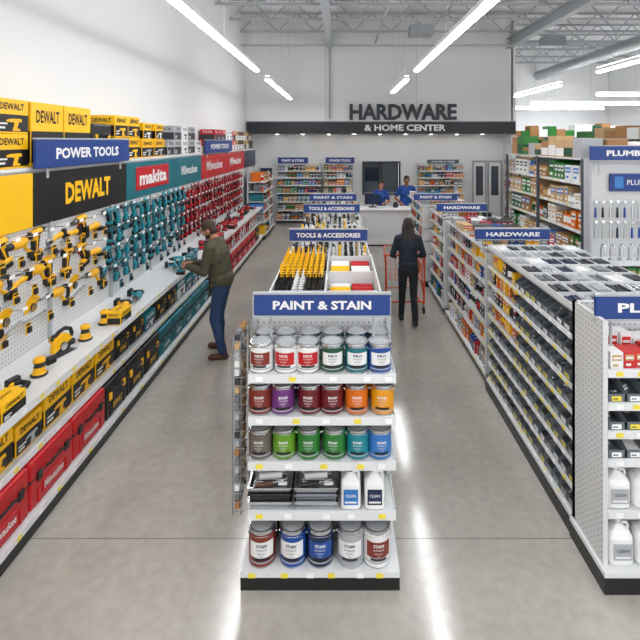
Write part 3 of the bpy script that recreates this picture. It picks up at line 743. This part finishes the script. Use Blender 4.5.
def hang(z,st,ya,yb,sc):
    y=ya+rr.uniform(0,.12)
    while y<yb:
        c=colr(y); p=rr.choice(kinds[c])
        if z<1.3 and c=='yellow': p=rr.choice([recip(c),saws[c],kinds[c][0]])
        a=rr.choice([0,0,0,180]); X=T(-2.74,y,z,90)@Matrix.Rotation(math.radians(rr.uniform(-16,6)),4,'Y')
        if a: X=X@T(0,.1,0,180)
        g.merge(p,X@Matrix.Diagonal((sc,sc,sc,1)))
        g.tube((-2.795,y,z+.2*sc),(-2.66,y,z+.205*sc),.004,'steel',n=5); g.bx(-2.66,-2.655,y-.03,y+.03,z+.23,z+.26,'tagw')
        if c!='yellow':
            if rr.random()<.85: g.merge(hpack(c,'black' if c=='red' else 'teal',.09,.16),T(-2.70,y+.13,z+.02,90))
            if rr.random()<.6: g.merge(hpack('black',c,.08,.10),T(-2.70,y+.02,z-.10,90))
        else: g.merge(hpack('black','yellow2',.07,.10),T(-2.71,y+.15,z-.03,90))
        y+=st*rr.uniform(.88,1.1)
for z,st in ((1.79,.24),(1.50,.26),(1.19,.33)): hang(z,st,1.4,5.42,1.12)
for z,st in ((1.82,.22),(1.60,.23),(1.37,.23),(1.13,.26)): hang(z,st,5.55,13.0,.95)
g.make('hanging_power_tools')
g=B(); y=1.5; chg=charger()
while y<13.0:
    c=colr(y); k=rr.random(); busy=(5.95<y<6.6)
    if not busy:
        if k<.3: g.merge(saws[c],T(-2.40,y,.906,90+rr.uniform(-35,35)))
        elif k<.48: g.merge(sanders[c],T(-2.36,y,.956,90+rr.uniform(-35,35)))
        elif k<.62: g.merge(chg,T(-2.4,y,.956,90+rr.uniform(-35,35)))
        else: g.merge(rr.choice([kinds[c][0],kinds[c][2],kinds[c][3]]),T(-2.56,y,.957,90+rr.uniform(-20,20))@Matrix.Rotation(math.radians(90),4,'X'))
    y+=rr.uniform(.28,.38)
g.make('counter_power_tools')
g=B()
for yy in (2.98,3.25,4.95,7.3,9.0,10.2): g.merge(carton(.24,.15,.13,'yellow2' if yy<5.4 else('teal' if yy<8.1 else 'red'),'black','DEWALT' if yy<5.4 else 'TOOL','black' if yy<5.4 else 'white','dgrey'),T(-2.25,yy,.956,90))
g.make('small_tool_boxes')
f=B(); g=B(); rr=random.Random(99)
rack(f,g,T(-2.14,13.55,0,90),1.85,.55,2.0,[.16,.5,.8,1.1,1.38,1.66],P_MIX,rr)
f.make('side_wall_shelving'); g.make('shelf_merchandise')
# ------------------------------------------------------------------ checkout counter
b=B(); b.rb((1.28,12.75,.5),(1.5,.55,1.0),.01,'white'); b.rb((1.28,12.72,1.03),(1.62,.66,.045),.008,'white'); b.bx(.54,2.02,12.46,12.475,.06,.1,'kick'); b.bx(.6,1.96,12.468,12.476,.25,.85,'shelf')
b.make('service_counter')
b=B(); b.rb((.88,12.72,1.27),(.42,.03,.26),.006,'screen'); b.rb((.88,12.75,1.13),(.04,.03,.16),.004,'dgrey'); b.rb((.88,12.75,1.065),(.2,.16,.015),.004,'dgrey'); b.bx(.70,1.06,12.704,12.705,1.17,1.38,'navy'); b.make('computer_monitor')
b=B(); b.rb((1.5,12.7,1.11),(.14,.1,.11),.02,'dgrey'); b.rb((1.5,12.66,1.18),(.1,.02,.06),.004,'black',rot=(-25,0,0)); b.make('card_terminal')
# ------------------------------------------------------------------ people
def capsule(a,ra,b,rb,n=14):
    a=Vector(a); b=Vector(b); d=b-a; L=max(d.length,1e-5); X=Matrix.Translation(a)@d.to_track_quat('Z','Y').to_matrix().to_4x4()
    pr=[(ra*math.sin(t),-ra*math.cos(t)) for t in [math.pi/2*i/4 for i in range(5)]]+[(rb*math.cos(t),L+rb*math.sin(t)) for t in [math.pi/2*i/4 for i in range(5)]]
    vs=[]
    for r,z in pr[1:-1]:
        for k in range(n): an=2*math.pi*k/n; vs.append(X@Vector((r*math.cos(an),r*math.sin(an),z)))
    m=len(pr)-2; fs=[(i*n+k,i*n+(k+1)%n,(i+1)*n+(k+1)%n,(i+1)*n+k) for i in range(m-1) for k in range(n)]
    fs+=[list(range(n))[::-1],[(m-1)*n+k for k in range(n)]]
    return vs,fs
def ellip(c,r,Rm,n=16):
    vs=[]; m=10
    for i in range(1,m):
        t=math.pi*i/m
        for k in range(n): a=2*math.pi*k/n; vs.append(Vector(c)+Rm@Vector((r[0]*math.sin(t)*math.cos(a),r[1]*math.sin(t)*math.sin(a),-r[2]*math.cos(t))))
    fs=[(i*n+k,i*n+(k+1)%n,(i+1)*n+(k+1)%n,(i+1)*n+k) for i in range(m-2) for k in range(n)]
    fs+=[list(range(n))[::-1],[(m-2)*n+k for k in range(n)]]
    return vs,fs
def human(name,loc,rz,H,P,col,vox=.008):
    k=H/1.8; pr=[]; I3=Matrix.Identity(3)
    def cap(a,ra,b,rb,t): pr.append(('c',Vector(a)*k,ra*k,Vector(b)*k,rb*k,t))
    def ell(c,r,t,Rm=I3): pr.append(('e',Vector(c)*k,[q*k for q in r],Rm,t))
    lean=P.get('lean',0.); wd=P.get('wd',1.); bulk=P.get('bulk',0.)
    hip=Vector((0,P.get('hipy',0),.95)); ch=Vector((0,hip.y+lean*.6,1.32)); nk=Vector((0,hip.y+lean,1.5))
    ell(hip+Vector((0,-.01,.0)),(.165*wd,.12,.13),'legs')
    mid=(hip+ch)/2
    ell(mid,(.158*wd+bulk,.118+bulk,.26),'top'); ell(ch,(.178*wd+bulk,.122+bulk,.20),'top')
    ell(hip+Vector((0,0,.07)),(.165*wd+bulk,.125+bulk,.10+bulk*1.6),'top')
    if P.get('bust'): ell(ch+Vector((.055,.06,-.01)),(.07,.07,.075),'top'); ell(ch+Vector((-.055,.06,-.01)),(.07,.07,.075),'top')
    sw=.175*wd+bulk*.5
    sh={'R':nk+Vector((sw,0,-.045)),'L':nk+Vector((-sw,0,-.045))}
    cap(sh['L'],.058+bulk*.6,nk+Vector((0,-.01,-.01)),.07,'top'); cap(sh['R'],.058+bulk*.6,nk+Vector((0,-.01,-.01)),.07,'top')
    if bulk>.015: cap(nk+Vector((-.045,-.03,.03)),.035,nk+Vector((.045,-.03,.03)),.035,'top')
    hp=Matrix.Rotation(math.radians(P.get('yaw',0)),3,'Z')@Matrix.Rotation(math.radians(-P.get('pitch',0)),3,'X')
    hb=nk+Vector((0,.01,.07)); hc=hb+hp@Vector((0,.02,.115))
    def hx(v): return hc+hp@Vector(v)
    cap(nk+Vector((0,0,-.02)),.056,hb+Vector((0,.01,.03)),.052,'skin')
    ell(hx((0,0,.01)),(.074,.092,.105),'skin',hp); ell(hx((0,.03,-.05)),(.055,.06,.06),'skin',hp); ell(hx((0,.062,-.085)),(.026,.024,.024),'skin',hp)
    cap(hx((0,.09,.0)),.009,hx((0,.108,-.03)),.013,'skin')
    for s in (-1,1): ell(hx((s*.077,-.005,-.01)),(.012,.022,.032),'skin',hp)
    ell(hx((0,-.018,.036)),(.087,.097,.098),'hair',hp); ell(hx((0,-.045,-.02)),(.08,.064,.08),'hair',hp); ell(hx((0,.035,.085)),(.055,.045,.032),'hair',hp)
    if P.get('long'):
        for s in (-1,0,1): cap(hx((s*.055,-.04,-.02)),.05,hx((s*.065,-.085,-.24)),.042,'hair')
        for s in (-1,1): cap(hx((s*.075,-.0,0)),.024,hx((s*.09,-.02,-.18)),.03,'hair')
    if P.get('beard'): ell(hx((0,.03,-.066)),(.058,.062,.05),'hair',hp)
    al=P.get('ar',1.)
    for s in ('L','R'):
        e=Vector(P['el'+s]); w=Vector(P['wr'+s]); sv=sh[s]
        if P.get('short'): m=(sv*.35+e*.65); cap(sv,.06,m,.056,'top'); cap(m,.043,e,.038,'skin')
        else: cap(sv,(.056+bulk*.6)*al,e,(.043+bulk*.6)*al,'top')
        st='top' if not P.get('short') else 'skin'
        cap(e,(.043+bulk*.6)*al if st=='top' else .039,w,(.031+bulk*.4)*al if st=='top' else .027,st)
        d=(w-e).normalized(); d=(d+Vector(P.get('hd'+s,(0,0,0)))).normalized()
        pn=Vector(P.get('pn'+s,(0,0,-1))); pn=(pn-d*pn.dot(d)).normalized(); sd=d.cross(pn)*(1 if s=='R' else -1)
        for q in (-.026,-.009,.009,.026): cap(w+d*.012+sd*q*.6,.016,w+d*.085+sd*q,.0135,'skin')
        curl=P.get('curl'+s,35)
        for i,q in enumerate((-.033,-.011,.011,.033)):
            Ls=[(.036,.024,.019),(.043,.028,.02),(.04,.026,.02),(.03,.02,.017)][i]
            p=w+d*.088+sd*q; an=curl*.5
            for l in Ls:
                dd=d*math.cos(math.radians(an))+pn*math.sin(math.radians(an)); q2=p+dd*l; cap(p,.0100,q2,.0090,'skin'); p=q2; an+=curl
        tb=w+d*.03-sd*.028; t1=tb+(d*.65-sd*.6+pn*.35).normalized()*.045; t2=t1+(d*.85-sd*.1+pn*.5).normalized()*.033
        cap(tb,.015,t1,.0125,'skin'); cap(t1,.0125,t2,.010,'skin')
    for s,sx in (('L',-1),('R',1)):
        hj=hip+Vector((sx*.088,0,-.02)); kn=Vector(P['kn'+s]); an=Vector(P['an'+s]); lw=P.get('lw',1.)
        cap(hj,.088*lw,kn,.062*lw,'legs'); cap(kn,.06*lw,an+Vector((0,0,.02)),.05*lw,'legs'); ell(kn*.62+an*.38+Vector((0,-.015,0)),(.055,.058,.12),'legs')
        fd=Vector(P.get('ft'+s,(0,1,0))).normalized(); hz=an.z-.09
        cap(an,.043,an+Vector((0,0,-.03))-fd*.02,.045,'shoe'); cap(Vector((an.x,an.y,.04+hz))-fd*.035,.044,Vector((an.x,an.y,.035+hz))+fd*.15,.038,'shoe')
    vs=[]; fs=[]
    for p in pr:
        v,f_=capsule(*p[1:5]) if p[0]=='c' else ellip(p[1],p[2],p[3]); n=len(vs); vs+=v; fs+=[[i+n for i in q] for q in f_]
    me=bpy.data.meshes.new('tmp'); me.from_pydata([tuple(v) for v in vs],[],fs); ob=bpy.data.objects.new('tmp',me); scene.collection.objects.link(ob)
    rm=ob.modifiers.new('r','REMESH'); rm.mode='VOXEL'; rm.voxel_size=vox; sm=ob.modifiers.new('s','SMOOTH'); sm.factor=.5; sm.iterations=3
    dg=bpy.context.evaluated_depsgraph_get(); out=bpy.data.meshes.new_from_object(ob.evaluated_get(dg)); bpy.data.objects.remove(ob)
    nf=len(out.polygons); cen=np.empty(nf*3); out.polygons.foreach_get('center',cen); cen=cen.reshape(-1,3)
    best=np.full(nf,1e9); lab=np.zeros(nf,int); tagsL=['skin','hair','top','legs','shoe']
    for p in pr:
        if p[0]=='c':
            a=np.array(p[1]); b_=np.array(p[3]); d=b_-a; t=np.clip(((cen-a)@d)/max(d@d,1e-9),0,1); ds=np.linalg.norm(cen-a-t[:,None]*d,axis=1)-(p[2]+(p[4]-p[2])*t)
        else:
            q=(cen-np.array(p[1]))@np.array(p[3]); r=np.array(p[2]); u=q/r; nu=np.linalg.norm(u,axis=1); ds=(nu-1)*np.linalg.norm(q,axis=1)/np.maximum(nu,1e-6)
        upd=ds<best; best[upd]=ds[upd]; lab[upd]=tagsL.index(p[-1])
    for t in tagsL: out.materials.append(MATS[col[t]])
    out.polygons.foreach_set('material_index',lab.astype('i')); out.polygons.foreach_set('use_smooth',[True]*nf)
    for v in out.vertices:
        if v.co.z<0: v.co.z=0
    out.name=name
    o=bpy.data.objects.new(name,out); scene.collection.objects.link(o); o.location=loc; o.rotation_euler=(0,0,math.radians(rz))
    fb=B()
    for s in (-1,1):
        for c,r,m in (((s*.031,.080,.003),(.015,.010,.009),'eyew'),((s*.031,.0875,.003),(.0075,.005,.0075),'eye'),((s*.032,.086,.024),(.019,.006,.004),col['hair'])):
            v,f_=ellip(Vector(hx(c))*k,[q*k for q in r],hp,10); fb.add(v,f_,m,None,True)
    v,f_=ellip(Vector(hx((0,.088,-.052)))*k,[q*k for q in (.022,.007,.006)],hp,10); fb.add(v,f_,'lip',None,True)
    fb.make('face_features',o)
    return o
human('customer_man',(-1.60,6.3,0),86,1.80,dict(lean=.10,hipy=-.02,bulk=.032,wd=1.08,pitch=28,beard=True,
    elL=(-.25,.14,1.16),wrL=(-.16,.38,1.20),elR=(.27,.14,1.16),wrR=(.10,.40,1.18),pnL=(1,0,-.2),pnR=(-1,0,-.2),curlL=45,curlR=45,
    knL=(-.13,.04,.51),anL=(-.16,-.08,.09),knR=(.13,.06,.51),anR=(.15,.05,.09),ftL=(-.2,1,0),ftR=(.15,1,0),lw=1.1),
    dict(skin='skin',hair='hairb',top='jacket',legs='jeans',shoe='boots'))
b=B(); b.merge(drill('teal2','white'),T(-2.16,6.26,1.07,8)); b.make('cordless_drill')
human('customer_woman',(1.07,7.36,0),0,1.63,dict(lean=.03,wd=.98,long=True,bulk=.012,ar=1.0,pitch=5,
    elL=(-.27,.03,1.17),wrL=(-.22,.27,1.10),elR=(.27,.03,1.17),wrR=(.22,.27,1.10),curlL=55,curlR=55,hdL=(.2,.2,0),hdR=(-.2,.2,0),
    knL=(-.09,.12,.50),anL=(-.10,.16,.09),knR=(.09,.0,.5),anR=(.10,-.14,.10),lw=1.04),
    dict(skin='skin',hair='hair',top='navytop',legs='djeans',shoe='shoe'))
human('store_employee',(1.18,13.5,0),168,1.72,dict(wd=.92,bust=True,short=True,pitch=12,yaw=15,lean=.04,
    elL=(-.25,.06,1.16),wrL=(-.16,.26,1.16),elR=(.25,.06,1.16),wrR=(.14,.26,1.16),knL=(-.1,.02,.5),anL=(-.11,0,.09),knR=(.1,.02,.5),anR=(.11,0,.09)),
    dict(skin='skin',hair='hair',top='polo',legs='djeans',shoe='shoe'),vox=.01)
human('store_employee',(1.90,13.5,0),185,1.85,dict(wd=1.1,short=True,pitch=5,lean=.03,bulk=.01,
    elL=(-.31,.02,1.18),wrL=(-.2,.24,1.08),elR=(.31,.02,1.18),wrR=(.2,.24,1.08),knL=(-.12,.02,.5),anL=(-.14,0,.09),knR=(.12,.02,.5),anR=(.14,0,.09)),
    dict(skin='skin2',hair='hair',top='polo',legs='djeans',shoe='shoe'),vox=.01)
b=B(); C=T(1.07,7.70,0)
def tp(a,bb,r,m='cart'): b.tube(a,bb,r,m,n=6,M=C)
W0,W1=.32,.26
tp((-W0,.0,.98),(W0,.0,.98),.018)
for s in (-1,1):
    tp((s*W0,0,.98),(s*W0,.12,.88),.015); tp((s*W0,0,.98),(s*(W0-.01),.03,.16),.017); tp((s*W0,.12,.88),(s*W1,.95,.92),.012); tp((s*W0,.12,.88),(s*(W0-.03),.14,.5),.009); tp((s*(W0-.03),.14,.5),(s*(W1-.02),.85,.56),.008); tp((s*W1,.95,.92),(s*(W1-.02),.85,.56),.008)
    tp((s*(W0-.03),.14,.5),(s*(W0-.01),.04,.3),.012); tp((s*(W0-.01),.03,.16),(s*.22,.92,.16),.014); tp((s*(W1-.02),.85,.56),(s*.22,.88,.16),.008)
    for j in range(1,5):
        t=j/5; tp((s*(W0-.03*t),.12+.02*t,.88-.38*t),(s*(W1-.02*t),.95-.1*t,.92-.36*t),.0035)
    for j in range(14):
        t=(j+.5)/14; tp((s*(W0+(W1-W0)*t),.12+.83*t,.88+.04*t),(s*(W0-.03+(W1-W0+.01)*t),.14+.71*t,.5+.06*t),.0035)
    for y in (.06,.88):
        wx=(W0-.01) if y<.5 else .22
        b.lathe([(0,-.015),(.055,-.015),(.06,0),(.055,.015),(0,.015)],['grey','black','black','grey'],C@Matrix.Translation((s*wx,y,.06))@Matrix.Rotation(math.pi/2,4,'Y'),14)
        tp((s*wx,y,.06),(s*wx,y,.16),.012,'zinc')
for j in range(9):
    t=j/8-.5; tp((t*.58,.14,.5),(t*.48,.85,.56),.0035); tp((t*.5,.95,.92),(t*.48,.85,.56),.0035); tp((t*.62,.12,.88),(t*.58,.14,.5),.0035)
for j in range(5): tp((-.26,.2+j*.15,.52),(.26,.2+j*.15,.52),.0035)
tp((-W1,.95,.92),(W1,.95,.92),.009); tp((-.22,.92,.16),(.22,.92,.16),.012); tp((-.3,.05,.2),(.3,.05,.2),.014)
b.make('shopping_cart')
# ------------------------------------------------------------------ world + camera
w=bpy.data.worlds.new('World'); scene.world=w; w.use_nodes=True; bg=w.node_tree.nodes['Background']; bg.inputs[0].default_value=(.97,.98,1,1); bg.inputs[1].default_value=1.35
cam=bpy.data.cameras.new('Camera'); co=bpy.data.objects.new('Camera',cam); scene.collection.objects.link(co); scene.camera=co
cam.sensor_width=36; cam.lens=470/640*36; cam.shift_x=-20/640; cam.shift_y=-179/640; cam.clip_start=.05
co.location=(0,0,CAMZ); co.rotation_euler=(math.pi/2,0,0)
